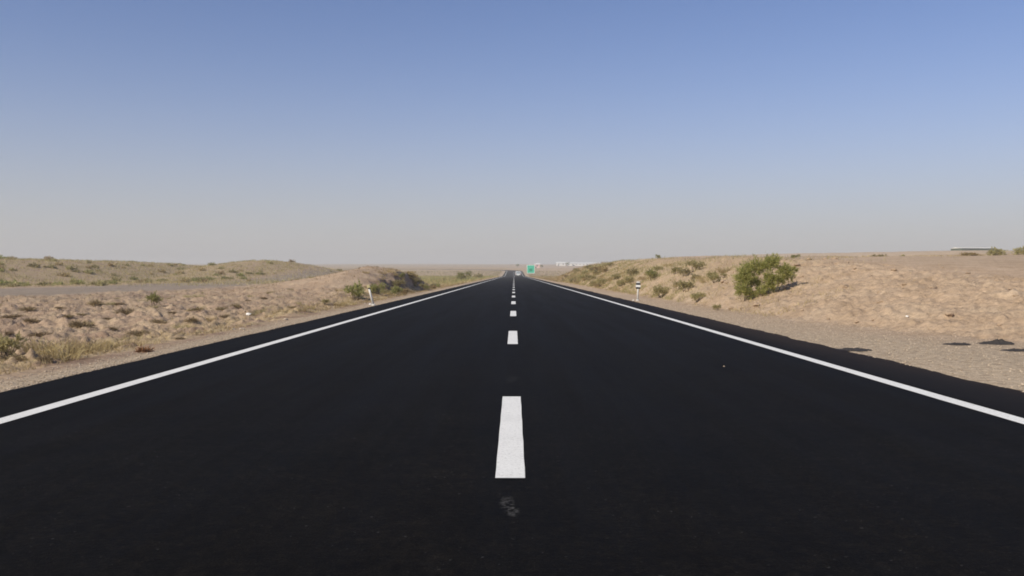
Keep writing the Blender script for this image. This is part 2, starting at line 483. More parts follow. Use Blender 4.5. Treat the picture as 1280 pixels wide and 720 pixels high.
# ------------------------------------------------------------------ ground sheet
def build_ground():
    th = np.concatenate([np.arange(-180, -42, 4.0), np.arange(-42, -34, 0.4), np.arange(-34, 34, 0.115), np.arange(34, 42, 0.4), np.arange(42, 180, 4.0)])
    th = np.radians(th)
    rr = np.concatenate([[0.35, 1.0, 1.8, 2.6], np.geomspace(3.2, 45, 560), np.geomspace(45.3, 220, 330), np.geomspace(222, 2550, 190)])
    nth, nr = len(th), len(rr)
    T, RR = np.meshgrid(th, rr)
    # behind the camera the sheet only has to reach a few hundred metres
    lim = np.where(np.abs(T) > R(60), 300.0, 1e9)
    RR = np.where(RR > lim, lim - 20 + 20 * (RR - lim) / 2600, RR)
    X = np.sin(T) * RR; Y = np.cos(T) * RR
    X, Y = X.ravel(), Y.ravel()
    Z = height(X, Y)
    idx = np.arange(nr * nth).reshape(nr, nth)
    nxt = np.roll(idx, -1, axis=1)
    f = np.stack([idx[:-1], nxt[:-1], nxt[1:], idx[1:]], axis=-1).reshape(-1, 4)[:, ::-1]
    V = np.stack([X, Y, Z], 1)
    me = mesh_np('ground', V, f, M_GROUND)
    rd, gravel, track, bank, top = zones(X, Y)
    zb, face = berm(X, Y)
    right = sstep(-2, 2, X) 
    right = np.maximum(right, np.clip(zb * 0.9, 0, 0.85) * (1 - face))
    right = np.maximum(right, 0.6 * sstep(150, 400, np.hypot(X, Y)))
    left_f = (X < 0)
    straw = np.where(left_f, 0.30 * sstep(5.2, 6.5, -X) + 0.75 * sstep(36, 42, -X) + 0.8 * np.exp(-((-X - 6.2) / 1.2) ** 2), 0.55 * bank * sstep(26, 40, Y) + 0.15 * bank)
    straw = np.clip(straw + 0.5 * sstep(120, 260, Y), 0, 1) * (1 - np.clip(gravel, 0, 1)) * (1 - track) * (1 - 0.8 * np.clip(zb, 0, 1))
    wob = fbm(X * 0.9, Y * 0.9, 3)
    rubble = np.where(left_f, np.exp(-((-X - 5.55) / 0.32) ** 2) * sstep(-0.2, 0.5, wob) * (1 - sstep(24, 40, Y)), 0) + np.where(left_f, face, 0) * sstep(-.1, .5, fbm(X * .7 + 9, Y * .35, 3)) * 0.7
    # the plateau on the right is a greyer gravel
    plat = top * (0.30 + 0.25 * wob) * sstep(20, 40, Y) * (X > 12)
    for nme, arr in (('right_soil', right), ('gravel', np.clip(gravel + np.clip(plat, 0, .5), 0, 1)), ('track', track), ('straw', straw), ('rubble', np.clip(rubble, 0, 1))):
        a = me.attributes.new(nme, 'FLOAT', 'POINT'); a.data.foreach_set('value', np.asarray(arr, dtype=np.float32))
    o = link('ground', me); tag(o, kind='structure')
    o['label'] = 'dry sandy desert ground on both sides of the road'
build_ground()

# ------------------------------------------------------------------ road
def centre_pt(s):
    """point and right-hand normal of the centre line at arc length s (s = Y on the straight)"""
    if s < ARC_Y: return (0.0, s), (1.0, 0.0)
    a = (s - ARC_Y) / ARC_R
    if a < math.pi / 2: return (-ARC_R + ARC_R * math.cos(a), ARC_Y + ARC_R * math.sin(a)), (math.cos(a), math.sin(a))
    r = s - ARC_Y - ARC_R * math.pi / 2
    return (-ARC_R - r, ARC_Y + ARC_R), (0.0, 1.0)

def strip(name, mat, o0, o1, s0, s1, dz, ds_near=0.25, wob0=0.0, wob1=0.0, skirt=0.0, seed=0):
    ss = [s0]
    while ss[-1] < s1:
        s = ss[-1]; ss.append(min(s1, s + (ds_near if s < 40 else 1.0 if s < 150 else 4.0)))
    ss = np.array(ss); w0 = wob0 * fbm(ss * 0.9 + seed, ss * 0 + 1.5, 4, 0.6); w1 = wob1 * fbm(ss * 0.9 + 40 + seed, ss * 0 + 7.5, 4, 0.6)
    V, F = [], []
    for i, s in enumerate(ss):
        (cx, cy), (nx, ny) = centre_pt(float(s))
        offs = [(o0 + w0[i], 0.0), (o1 + w1[i], 0.0)]
        if skirt: offs = [(o0 + w0[i] - 0.10, -skirt)] + offs + [(o1 + w1[i] + 0.10, -skirt)]
        for o, z in offs:
            x, y = cx + nx * o, cy + ny * o
            V.append((x, y, float(np.interp(y, _ys, _zs)) + dz + z))
    k = 4 if skirt else 2
    for i in range(len(ss) - 1):
        for j in range(k - 1):
            F.append((i * k + j, i * k + j + 1, (i + 1) * k + j + 1, (i + 1) * k + j))
    o = link(name, mesh_np(name, V, F, mat, False))
    return tag(o, kind='structure')

road = strip('road', M_ASPHALT, -4.62, 4.64, -60, 720, 0.0, 0.10, 0.05, 0.11, 0.14)
road['label'] = 'straight black freshly laid asphalt road'
for s, q in ((-1, 'left'), (1, 'right')):
    a = strip('edge_line', M_PAINT, s * 3.70 - 0.073, s * 3.70 + 0.073, -60, 640, 0.004, 0.2, 0.006, 0.006, 0, s * 9)
    a['label'] = 'solid white edge line along the %s side of the road' % q
V, F = [], []
for k in range(-3, 55):
    y0 = 4.66 + 8.9 * k; y1 = y0 + 3.1
    nseg = 12
    for j in range(nseg + 1):
        y = y0 + (y1 - y0) * j / nseg
        wv = 0.0015 * math.sin(j * 2.1 + k)
        for x in (-0.078 + wv * 0.7, 0.078 + wv):
            V.append((x, y, float(zbase(y)) + 0.004))
        if j < nseg:
            b0 = len(V) - 2; F.append((b0, b0 + 1, b0 + 3, b0 + 2))
o = link('centre_line', mesh_np('centre_line', V, F, M_PAINT, False)); tag(o, kind='structure')
o['label'] = 'broken white centre line running to the horizon'

# ------------------------------------------------------------------ plants
def quads(base, dirv, length, width, rng, taper=0.35):
    """leaf blades: arrays of bases, unit directions, lengths, widths -> verts, faces"""
    n = len(base)
    rv = rng.normal(size=(n, 3)); side = np.cross(dirv, rv); side /= np.linalg.norm(side, axis=1, keepdims=True) + 1e-9
    L = length[:, None]; W = width[:, None]
    mid = base + dirv * L * 0.45
    tip = base + dirv * L
    v = np.stack([base - side * W * 0.25, base + side * W * 0.25, mid + side * W * 0.5, tip + side * W * taper * 0.3, tip - side * W * taper * 0.3, mid - side * W * 0.5], 1).reshape(-1, 3)
    i = np.arange(n)[:, None] * 6
    f = np.concatenate([i + np.array([[0, 1, 2, 5]]), i + np.array([[5, 2, 3, 4]])], 0)
    return v, f

def norm(a):
    return a / (np.linalg.norm(a, axis=-1, keepdims=True) + 1e-9)

def sprig_bush(rng, lobes, nsprig, leaves, leaf_l, leaf_w, droop=0.0, open_=0.55):
    """foliage of a bush as many leafy sprigs fanning out of a few lobes (x, y, z, r)"""
    B, D, L, Wd = [], [], [], []
    vol = np.array([l[3] ** 2 for l in lobes]); vol = vol / vol.sum()
    for l, p in zip(lobes, vol):
        c = np.array(l[:3]); r = l[3]
        n = max(4, int(nsprig * p))
        d = norm(rng.normal(size=(n, 3)) * np.array([1, 1, 0.9]) + np.array([0, 0, 0.35]))
        clump = 0.75 + 0.35 * np.sin(d[:, 0] * 5 + l[0] * 9) * np.sin(d[:, 2] * 6 + l[1] * 7)
        ln = r * rng.uniform(0.62, 1.18, n) * clump
        root = c - np.array([0, 0, r * 0.25]) + rng.normal(size=(n, 3)) * r * 0.12
        for k in range(leaves):
            t = rng.uniform(0.25, 1.0, n) ** (open_)
            p0 = root + d * (ln * t)[:, None] + rng.normal(size=(n, 3)) * r * 0.05
            p0[:, 2] -= droop * (t ** 2) * ln
            dd = norm(d * 0.8 + rng.normal(size=(n, 3)) * 0.55 + np.array([0, 0, 0.45]))
            keep = p0[:, 2] > 0.01 + l[4] if len(l) > 4 else p0[:, 2] > 0.01
            s = rng.uniform(0.6, 1.3, n)
            B.append(p0[keep]); D.append(dd[keep]); L.append(leaf_l * s[keep]); Wd.append(leaf_w * s[keep])
    return quads(np.concatenate(B), np.concatenate(D), np.concatenate(L), np.concatenate(Wd), rng)

def stems_mesh(rng, lobes, n, r0):
    mb = MB()
    for k in range(n):
        l = lobes[k % len(lobes)]
        g = l[4] if len(l) > 4 else 0.0
        a = Vector((l[0] * 0.35 + rng.normal() * l[3] * 0.15, l[1] * 0.35 + rng.normal() * l[3] * 0.15, g * 0.35 - 0.06))
        if len(l) > 4: a = Vector((l[0] * 0.8, l[1] * 0.8, g - 0.08))
        e = Vector(l[:3]) + Vector(rng.normal(size=3) * l[3] * 0.5)
        m1 = a.lerp(e, 0.4) + Vector(rng.normal(size=3) * 0.05 * l[3]); m2 = a.lerp(e, 0.75) + Vector(rng.normal(size=3) * 0.08 * l[3])
        mb.tube([a, m1, m2, e], [r0, r0 * 0.75, r0 * 0.5, r0 * 0.2], 5)
    return mb

def make_bush(name, lobes, mat, seed, nsprig=260, leaves=9, leaf_l=0.07, leaf_w=0.022, nst=9, r0=0.012, droop=0.05):
    rng = np.random.default_rng(seed)
    root = empty(name, (0, 0, 0))
    v, f = sprig_bush(rng, lobes, nsprig, leaves, leaf_l, leaf_w, droop)
    link('foliage', mesh_np('foliage', v, f, mat, False), root)
    stems_mesh(rng, lobes, nst, r0).build('stem', M_STEM, root, True)
    return root

def round_lobes(seed, w, h, n=5):
    rng = np.random.default_rng(seed); out = []
    for i in range(n):
        a = 2 * math.pi * i / n + rng.uniform(-.5, .5); q = rng.uniform(.15, .34)
        out.append((math.cos(a) * w * q, math.sin(a) * w * q, h * rng.uniform(.38, .66), min(w, h * 1.3) * rng.uniform(.24, .36)))
    out.append((0, 0, h * .58, min(w, h) * .38))
    return out

def tuft_mesh(seed, n, h, spread, wid, mat, splay=0.8, name='tuft'):
    rng = np.random.default_rng(seed)
    a = rng.uniform(0, 2 * math.pi, n); q = spread * np.sqrt(rng.random(n)) * 0.55
    base = np.stack([np.cos(a) * q, np.sin(a) * q, np.full(n, -0.02)], 1)
    a2 = a + rng.normal(size=n) * 0.6
    sp = splay * rng.uniform(0.1, 1.0, n)
    d1 = norm(np.stack([np.cos(a2) * sp * 0.6, np.sin(a2) * sp * 0.6, np.ones(n)], 1))
    d2 = norm(np.stack([np.cos(a2) * sp * 1.6, np.sin(a2) * sp * 1.6, np.full(n, 0.7)], 1))
    L = h * rng.uniform(0.45, 1.1, n)
    side = norm(np.cross(d1, rng.normal(size=(n, 3))))
    W = (wid * rng.uniform(.6, 1.3, n))[:, None]
    p1 = base + d1 * (L * 0.55)[:, None]; p2 = p1 + d2 * (L * 0.5)[:, None]
    v = np.stack([base - side * W * .5, base + side * W * .5, p1 + side * W * .4, p2 + side * W * .08, p2 - side * W * .08, p1 - side * W * .4], 1).reshape(-1, 3)
    i = np.arange(n)[:, None] * 6
    f = np.concatenate([i + np.array([[0, 1, 2, 5]]), i + np.array([[5, 2, 3, 4]])], 0)
    return mesh_np(name, v, f, mat, False)

def clump_mesh(seed, n, r, h, mat, name='clump', ll=0.11, lw=0.018):
    """low domed thorny clump of twigs"""
    rng = np.random.default_rng(seed)
    d = norm(np.stack([rng.normal(size=n), rng.normal(size=n), np.abs(rng.normal(size=n)) * 0.8 + 0.05], 1))
    lump = 0.75 + 0.3 * np.sin(np.arctan2(d[:, 1], d[:, 0]) * 3 + seed)
    q = (rng.random(n) ** 0.45) * lump
    p = d * q[:, None] * np.array([r, r, h])
    p[:, 2] -= 0.02
    dd = norm(d + rng.normal(size=(n, 3)) * 0.5)
    v, f = quads(p, dd, ll * rng.uniform(.6, 1.4, n), lw * rng.uniform(.7, 1.4, n), rng)
    return mesh_np(name, v, f, mat, False)

def put(o, p, rz=None, s=1.0, sz=None, tilt=0.0):
    o.location = p
    o.rotation_euler = (random.uniform(-tilt, tilt), random.uniform(-tilt, tilt), random.uniform(0, 6.28) if rz is None else rz)
    o.scale = (s, s, sz if sz else s)
    return o

# the large bush on the right bank, lobes measured from the photograph in metres round its base
bx_, by_, bz_ = at(936, 373)
k = by_ / FPX
def big_lobe(px, py, rpx, dy, gpx):
    X = (px - 936) * k
    gz = H1(bx_ + X, by_ + dy) - bz_
    return (X, dy, max((373 - py) * k, gz + 0.1), rpx * k, gz)
big = [big_lobe(928, 361, 12, -0.05, 373), big_lobe(929, 347, 15, 0.05, 372), big_lobe(934, 336, 14, .1, 372), big_lobe(948, 331, 14, 0.15, 366),
       big_lobe(964, 328, 14, 0.1, 360), big_lobe(970, 324, 9, 0.2, 356), big_lobe(980, 337, 13, 0.0, 352), big_lobe(962, 346, 13, -0.1, 358),
       big_lobe(945, 352, 12, 0.25, 366), big_lobe(993, 337, 7, 0.1, 345), big_lobe(936, 366, 9, -0.12, 373),
       big_lobe(949, 363, 9, -.12, 370), big_lobe(961, 357, 10, -.1, 366), big_lobe(974, 350, 9, -.08, 360), big_lobe(986, 344, 7, -.05, 355)]
b = make_bush('desert_shrub', big, foliage_mat('big_bush_leaves', [(.19, .215, .06), (.34, .355, .105), (.49, .475, .16), (.61, .56, .23)], 0.6, 0.0), 5, 1600, 12, 0.066, 0.0135, 18, 0.008)
put(b, (bx_, by_, bz_), 0)
tag(b, 'largest green bush on the right bank, spreading up the sandy slope', 'bush')

PROTO = {}
def proto_bush(key, w, h, mat, seed, **kw):
    PROTO[key] = make_bush('desert_shrub', round_lobes(seed, w, h), mat, seed, **kw); return PROTO[key]
_used = set()
def place_bush(key, p, s, label, group=None, sz=None, cat='bush'):
    src = PROTO[key]
    o = src if key not in _used else copy_tree(src)
    _used.add(key)
    put(o, p, None, s, sz)
    for kk in ('label', 'category', 'group'):
        if kk in o: del o[kk]
    tag(o, label, cat, group)
    return o
proto_bush('green', 1.0, .8, M_GREEN, 21, nsprig=150, leaf_l=.085, leaf_w=.026)
proto_bush('green_b', 1.2, .7, M_GREEN, 22, nsprig=160, leaf_l=.085, leaf_w=.026)
proto_bush('olive', 1.0, .7, M_OLIVE, 23, nsprig=150, leaf_l=.085, leaf_w=.024)
proto_bush('olive_b', 1.2, .62, M_OLIVE, 24, nsprig=150, leaf_l=.085, leaf_w=.024)
proto_bush('straw', 1.0, .55, M_YELLOW, 25, nsprig=220, leaf_l=.11, leaf_w=.02)

# bushes one can pick out: pixel of the base, width in pixels, kind, label
named = [
 # right bank
 (815, 351, 20, 'green', 'small dark green bush behind the black banded post on the right bank'),
 (856, 347, 17, 'olive', 'grey green bush high on the right bank with a dark base'),
 (852, 362, 24, 'olive_b', 'olive bush on the slope directly below the grey green bush'),
 (826, 372, 26, 'olive', 'dense olive bush just right of the black banded post'),
 (872, 377, 26, 'olive_b', 'yellowish olive bush low on the slope right of the post'),
 (893, 353, 18, 'olive', 'leaning olive bush midway up the bank left of the largest bush'),
 (896, 388, 17, 'olive_b', 'low yellow green tuft-like bush nearest the road on the right bank'),
 (905, 347, 12, 'olive_b', 'small twiggy bush touching the left of the largest bush'),
 (752, 357, 16, 'olive', 'round olive bush on the far right verge before the sandy bank'),
 (776, 358, 13, 'olive', 'small olive bush on the right verge left of the black banded post'),
 (770, 350, 15, 'olive_b', 'dull olive bush halfway up the far right bank'),
 (728, 350, 12, 'olive', 'far olive bush on the right verge nearest the green road sign'),
 # left verge
 (444, 375, 30, 'green', 'dark green bush beside the white leaning post on the left verge'),
 (470, 368, 28, 'green_b', 'wide green bush behind the white leaning post'),
 (497, 361, 24, 'olive_b', 'olive bush under the dark face of the left earth berm'),
 (521, 357, 18, 'olive_b', 'low bush at the far end of the left earth berm'),
 (513, 349, 18, 'straw', 'dry straw bush hanging on the far shoulder of the left berm'),
 (407, 381, 15, 'olive_b', 'small olive bush at the near foot of the left berm'),
 (578, 351, 24, 'green_b', 'green bush on the far left verge beyond the berm'),
 (598, 349, 13, 'olive', 'farthest olive bush on the left verge, close to the road'),
 (192, 382, 22, 'green', 'single green bush standing alone on the bare brown ground at left'),
 (6, 448, 64, 'olive_b', 'big yellow green bush cut off by the left edge of the picture'),
]
for px, py, wpx, key, lab in named:
    p = at(px, py); s = wpx / FPX * p[1] / (1.0 if key in ('green', 'olive', 'straw') else 1.2)
    place_bush(key, p, s, lab)
_r = np.random.default_rng(515)
for i in range(48):
    y = 34 + 88 * _r.random() ** .8; x = float(toe_right(y)) + 0.1 + 3.2 * _r.random() ** 1.3
    place_bush(('olive', 'olive_b', 'straw')[i % 3], (x, y, H1(x, y) - .03), .45 + .55 * _r.random(), 'low straw olive bush among the dry growth at the far foot of the right bank', 'low bushes at the far foot of the right bank')
for i in range(16):
    y = 42 + 30 * _r.random(); x = -5.7 - .9 * _r.random()
    place_bush(('olive', 'olive_b', 'green', 'straw')[i % 4], (x, y, H1(x, y) - .03), .35 + .4 * _r.random(), 'scraggy bush clinging to the dark roadside face of the left berm', 'bushes on the face of the left berm')
# skyline bushes on the right plateau: px, depth, width px, height px
for px, Y, wpx, hpx, key, lab in [
 (823, 75, 8, 6, 'green_b', 'tiny dark bush on the skyline above the right bank'),
 (993, 62, 14, 6, 'green_b', 'flat dark bush on the skyline right of the largest bush'),
 (1100, 64, 26, 8, 'olive_b', 'wide low brownish bush in the middle of the right skyline'),
 (1128, 64, 10, 6, 'green_b', 'small round dark bush on the right skyline beside the wide brownish one'),
 (1246, 66, 26, 17, 'olive', 'tall olive bush on the right skyline in front of the pale shed'),
 (1277, 66, 22, 18, 'olive', 'olive bush on the skyline at the right edge of the picture'),
 (1212, 67, 34, 8, 'straw', 'dry straw coloured bush on the skyline below the pale shed'),
]:
    p = at_depth(px, Y); kx = Y / FPX
    ww = 1.0 if key in ('green', 'olive', 'straw') else 1.2; hh = {'green_b': .7, 'olive_b': .62, 'olive': .7, 'straw': .55}[key]
    place_bush(key, p, wpx * kx / ww, lab, None, max(hpx * kx / hh, .3))

# low brown thorn clumps on the bare ground at left
CL = [clump_mesh(40 + i, 620, .36, .24, M_BROWN, 'thorn_clump') for i in range(4)]
RC = clump_mesh(50, 500, .3, .2, M_RUST, 'thorn_clump')
clumps = [(160, 393, 30), (200, 403, 24), (240, 403, 24), (175, 419, 28), (100, 409, 34), (52, 420, 28), (245, 388, 26), (277, 388, 20), (117, 433, 20),
          (25, 449, 30), (57, 450, 26), (102, 394, 14), (40, 404, 24), (15, 397, 26), (120, 382, 26), (147, 381, 20), (295, 384, 18), (35, 390, 24),
          (330, 374, 12), (365, 385, 16), (85, 397, 16), (215, 392, 14), (140, 412, 16), (10, 420, 22), (310, 377, 10), (90, 440, 18), (225, 424, 14), (280, 396, 14), (75, 386, 14), (135, 399, 12)]
for i, (px, py, wpx) in enumerate(clumps):
    p = at(px, py); o = link('thorn_clump', CL[i % 4])
    put(o, p, random.uniform(-.5, .5), 1, None, .1); q = wpx / FPX * p[1] / .78
    o.scale = (q * random.uniform(.9, 1.35), q * random.uniform(.7, 1.0), q * random.uniform(.45, .85))
    tag(o, 'low brown thorn clump on the bare hummocky ground left of the road', 'thorn clump', 'brown thorn clumps on the left ground')
p = at(180, 440); o = link('thorn_clump', RC); put(o, p, 0, .42)
tag(o, 'rust red dry clump at the gravel edge left of the road', 'thorn clump')

# dry grass tufts, one object each
TU = [tuft_mesh(60 + i, 150, .21, .34, .008, M_YELLOW, 1.5, 'grass_tuft') for i in range(4)]
TO = [tuft_mesh(70 + i, 140, .19, .32, .008, M_OLIVE, 1.5, 'grass_tuft') for i in range(2)]
def scatter_tufts(n, xf, label, group, smin, smax, meshes, seed):
    rng = np.random.default_rng(seed); c = 0
    while c < n:
        x, y = xf(rng)
        if fbm(np.array([x * .35 + seed]), np.array([y * .22]), 3)[0] < -0.05: continue
        o = link('grass_tuft', meshes[c % len(meshes)])
        put(o, (x, y, H1(x, y)), rng.uniform(0, 6.28), rng.uniform(smin, smax), None, .12)
        tag(o, label, 'grass tuft', group); c += 1
scatter_tufts(110, lambda r: (-(5.6 + abs(r.normal()) * 1.3), 11 + 95 * r.random() ** .9), 'straw yellow grass tuft in the strip along the left road edge', 'yellow grass tufts along the left verge', .5, 1.25, TU, 81)
scatter_tufts(90, lambda r: ((6.3 + abs(r.normal()) * 1.3), 30 + 85 * r.random()), 'straw yellow grass tuft at the foot of the right bank', 'yellow grass tufts along the right verge', .8, 1.6, TU, 82)
scatter_tufts(60, lambda r: (-(7 + 14 * r.random()), 11 + 45 * r.random()), 'sparse olive grass tuft between the thorn clumps on the left', 'olive grass tufts on the left ground', .5, 1.1, TO, 83)

# scrub dotted over the low hills and far plain, each one an object
SC = [clump_mesh(90 + i, 210, .62, .5, m, 'scrub_bush', .26, .08) for i, m in enumerate((M_OLIVE, M_GREEN, M_OLIVE, M_YELLOW))]
def scatter_scrub(n, xf, label, group, smin, smax, seed, meshes):
    rng = np.random.default_rng(seed); c = 0
    while c < n:
        x, y = xf(rng)
        if fbm(np.array([x * .06 + seed]), np.array([y * .05]), 3)[0] < -0.12 or road_dist(np.array([x]), np.array([y]))[0] < 6.5: continue
        o = link('scrub_bush', meshes[int(rng.integers(len(meshes)))])
        put(o, (x, y, H1(x, y)), rng.uniform(0, 6.28), rng.uniform(smin, smax))
        tag(o, label, 'scrub bush', group); c += 1
def hill_pt(r):
    Y = 62 + 130 * r.random(); f = r.uniform(-.60, -.24); return f * Y - 3, Y
scatter_scrub(150, lambda r: (lambda q: q if q[0] < -38.5 else (-39 - 30 * r.random(), q[1]))(hill_pt(r)), 'small scrub bush dotted over the low hills beyond the dirt track', 'scrub bushes on the left hills', .5, 1.15, 91, [SC[0], SC[0], SC[2], SC[3], SC[1]])
scatter_scrub(26, lambda r: (-(38.6 + 2.2 * r.random()), 62 + 75 * r.random()), 'green scrub bush lining the far edge of the dirt track', 'green scrub along the dirt track', .6, 1.0, 92, [SC[1], SC[0]])
scatter_scrub(45, lambda r: (-(7 + 45 * r.random()), 75 + 230 * r.random()), 'scrub bush on the flat ground beyond the left berm', 'scrub bushes beyond the berm', .5, 1.1, 93, SC)
scatter_scrub(45, lambda r: (8 + 28 * r.random() ** 1.5, 125 + 190 * r.random()), 'scrub bush on the dry slope below the white shed right of the road', 'scrub bushes below the white shed', .5, 1.1, 94, [SC[0], SC[2], SC[3], SC[3]])

# fine dry grass nobody could count
def grass_cover(name, n, xf, mat, label, seed, hmin=.03, hmax=.11, thr=.02, fr=1.0):
    rng = np.random.default_rng(seed)
    X, Y = xf(rng, n)
    keep = fbm(X * .8, Y * .8 + seed, 4) * fr + rng.normal(size=n) * .12 > thr
    X, Y = X[keep], Y[keep]; n = len(X)
    base = np.stack([X, Y, height(X, Y) - .01], 1)
    d = norm(np.stack([rng.normal(size=n) * .55, rng.normal(size=n) * .55, np.ones(n)], 1))
    dist = np.hypot(X, Y)
    L = rng.uniform(hmin, hmax, n); W = .004 + .00030 * dist
    v, f = quads(base, d, L, W, rng)
    o = link(name, mesh_np(name, v, f, mat, False)); tag(o, label, 'grass', None, 'stuff')
grass_cover('dry_grass', 34000, lambda r, n: (-(5.4 + np.abs(r.normal(size=n)) * 1.3), 9 + 90 * r.random(n) ** 1.0), M_YELLOW, 'fine straw coloured grass covering the left verge', 101)
grass_cover('dry_grass', 30000, lambda r, n: (-(6.5 + 15 * r.random(n) ** .9), 9 + 50 * r.random(n) ** 1.2), M_BROWN, 'thin brownish dead grass over the left ground', 102, .03, .11)
grass_cover('dry_grass', 26000, lambda r, n: ((lambda Y: (toe_right(Y) + np.abs(r.normal(size=n)) * 2.0 - .1, Y))(22 + 95 * r.random(n))), M_YELLOW, 'fine straw coloured grass on the foot of the right bank', 103, .04, .15)
grass_cover('dry_grass', 62000, lambda r, n: (lambda Y: (-(37.5 + 45 * r.random(n)), Y))(58 + 110 * r.random(n)), M_OLIVE, 'low olive and straw scrub mottling the hills left of the dirt track', 104, .14, .42, .18)
grass_cover('dry_grass', 36000, lambda r, n: (lambda Y: (-(37.5 + 45 * r.random(n)), Y))(58 + 110 * r.random(n)), M_YELLOW, 'straw coloured scrub mottling the hills left of the dirt track', 105, .10, .30)
grass_cover('dry_grass', 30000, lambda r, n: (-(6.5 + 55 * r.random(n)), 72 + 240 * r.random(n)), M_OLIVE, 'low olive scrub covering the plain beyond the left berm', 106, .12, .32)
grass_cover('dry_grass', 30000, lambda r, n: (7 + 45 * r.random(n) ** 1.3, 90 + 230 * r.random(n)), M_OLIVE, 'low olive scrub covering the slope below the white shed', 107, .12, .32)
grass_cover('dry_grass', 52000, lambda r, n: ((lambda Y: (toe_right(Y) + .1 + np.abs(r.normal(size=n)) * 2.4, Y))(32 + 90 * r.random(n))), M_OLIVE, 'thin olive growth over the far end of the right bank', 108, .06, .22, .05)
grass_cover('dry_grass', 9000, lambda r, n: (24 + 30 * r.random(n), 58 + 16 * r.random(n)), M_YELLOW, 'straw growth fringing the right plateau skyline', 109, .06, .22)
grass_cover('dry_grass', 60000, lambda r, n: (-(5.6 + 34 * r.random(n) ** 1.7), 76 + 250 * r.random(n) ** .8), M_YELLOW, 'straw and olive scrub on the far left verge', 110, .15, .42, -.05)
grass_cover('dry_grass', 50000, lambda r, n: (5.6 + 22 * r.random(n) ** 1.7, 110 + 215 * r.random(n)), M_YELLOW, 'straw scrub on the far right verge around the green sign', 111, .15, .40, -.05)
grass_cover('dry_grass', 26000, lambda r, n: (-(5.8 + 20 * r.random(n) ** 1.7), 78 + 200 * r.random(n) ** .8), M_GREEN, 'green scrub patches on the far left verge', 112, .2, .6, .16)
grass_cover('dry_grass', 26000, lambda r, n: ((lambda Y: (np.where(r.random(n) < .5, -1, 1) * (6.5 + 110 * r.random(n) ** 1.2), Y))(325 + 165 * r.random(n))), M_OLIVE, 'thin scrub over the far rise where the road bends away', 113, .3, .8, .12)

# ------------------------------------------------------------------ stones, clods, lumps
def rock_mesh(seed, mat, name='stone', flat=.65, rough=.28):
    import bmesh
    bm = bmesh.new(); bmesh.ops.create_icosphere(bm, subdivisions=3, radius=1.0)
    r = random.Random(seed); o1, o2 = r.uniform(0, 90), r.uniform(0, 90)
    pts = np.array([v.co[:] for v in bm.verts])
    d = 1 + rough * fbm(pts[:, 0] * 1.3 + o1 + pts[:, 2] * .7, pts[:, 1] * 1.3 + o2 - pts[:, 2] * .9, 4, .6)
    # chop a few facets
    for _ in range(7):
        n = norm(np.array([r.gauss(0, 1) for _ in range(3)])); h = r.uniform(.62, .9)
        q = pts * d[:, None] @ n
        d = np.where(q > h, d * h / np.maximum(q, 1e-6), d)
    for v, dd in zip(bm.verts, d): v.co = Vector((v.co.x * dd * 1.15, v.co.y * dd * .9, v.co.z * dd * flat))
    me = bpy.data.meshes.new(name); bm.to_mesh(me); bm.free(); me.materials.append(mat)
    return me
RK = [rock_mesh(200 + i, M_STONE) for i in range(3)]; CK = [rock_mesh(210 + i, M_CLOD, 'earth_clod', .6, .4) for i in range(4)]
rng = np.random.default_rng(300)
for i in range(90):
    y = 11 + 26 * rng.random(); x = float(toe_right(y)) + 0.2 + 6.5 * rng.random() ** 1.2
    o = link('earth_clod', CK[i % 4]); s = .03 + .10 * rng.random() ** 2.5
    put(o, (x, y, H1(x, y) + s * .2), rng.uniform(0, 6.28), s)
    tag(o, 'sandy earth clod lying on the right bank', 'clod', 'earth clods on the right bank')
for i in range(40):
    y = 9 + 30 * rng.random() ** 1.2; x = -(5.2 + 12 * rng.random() ** 1.5)
    o = link('stone', RK[i % 3]); s = .02 + .06 * rng.random() ** 2
    put(o, (x, y, H1(x, y) + s * .15), rng.uniform(0, 6.28), s)
    tag(o, 'small pale stone on the left ground', 'stone', 'stones on the left ground')
WS = rock_mesh(220, M_WHITE_STONE, 'stone', .7)
for px, py, s, lab in ((311, 395, .075, 'bright white stone on the left verge grass'), (1134, 397, .032, 'bright white stone on the right sandy slope'),
                       (463, 381, .05, 'white stone at the foot of the leaning post'), (792, 376, .045, 'pale stone at the foot of the black banded post')):
    p = at(px, py); o = link('stone', WS); put(o, (p[0], p[1], p[2] + s * .3), None, s); tag(o, lab, 'stone')
PB = rock_mesh(221, M_STONE, 'pebble', .6)
for px, py, s, lab in ((905, 464, .011, 'pale pebble alone on the right lane of the road'),):
    p = at(px, py); o = link('pebble', PB); put(o, (p[0], p[1], s * .35), None, s); tag(o, lab, 'pebble')
def lump_mesh(seed):
    """ragged low heap of broken tar: irregular outline, knobbly top"""
    nr, na = 14, 72
    r_ = np.linspace(0, 1, nr)[:, None]; a_ = np.linspace(0, 2 * math.pi, na, endpoint=False)[None]
    out = 1 + 0.55 * fbm(np.cos(a_) * 1.7 + seed * 7.1, np.sin(a_) * 1.7 + seed * 3.3, 4, .65)
    X = r_ * np.cos(a_) * out * 1.0; Y = r_ * np.sin(a_) * out * .8
    Z = (1 - r_ ** 2.2) * (0.11 + 0.30 * np.abs(fbm(X * 2.2 + seed, Y * 2.2, 4, .6))) - 0.03 * r_
    V = np.stack([X, Y, Z], -1).reshape(-1, 3)
    f = []
    for i in range(nr - 1):
        for k in range(na):
            f.append((i * na + k, (i + 1) * na + k, (i + 1) * na + (k + 1) % na, i * na + (k + 1) % na))
    return mesh_np('asphalt_lump', V, f, M_LUMP, False)
LP = [lump_mesh(230 + i) for i in range(3)]
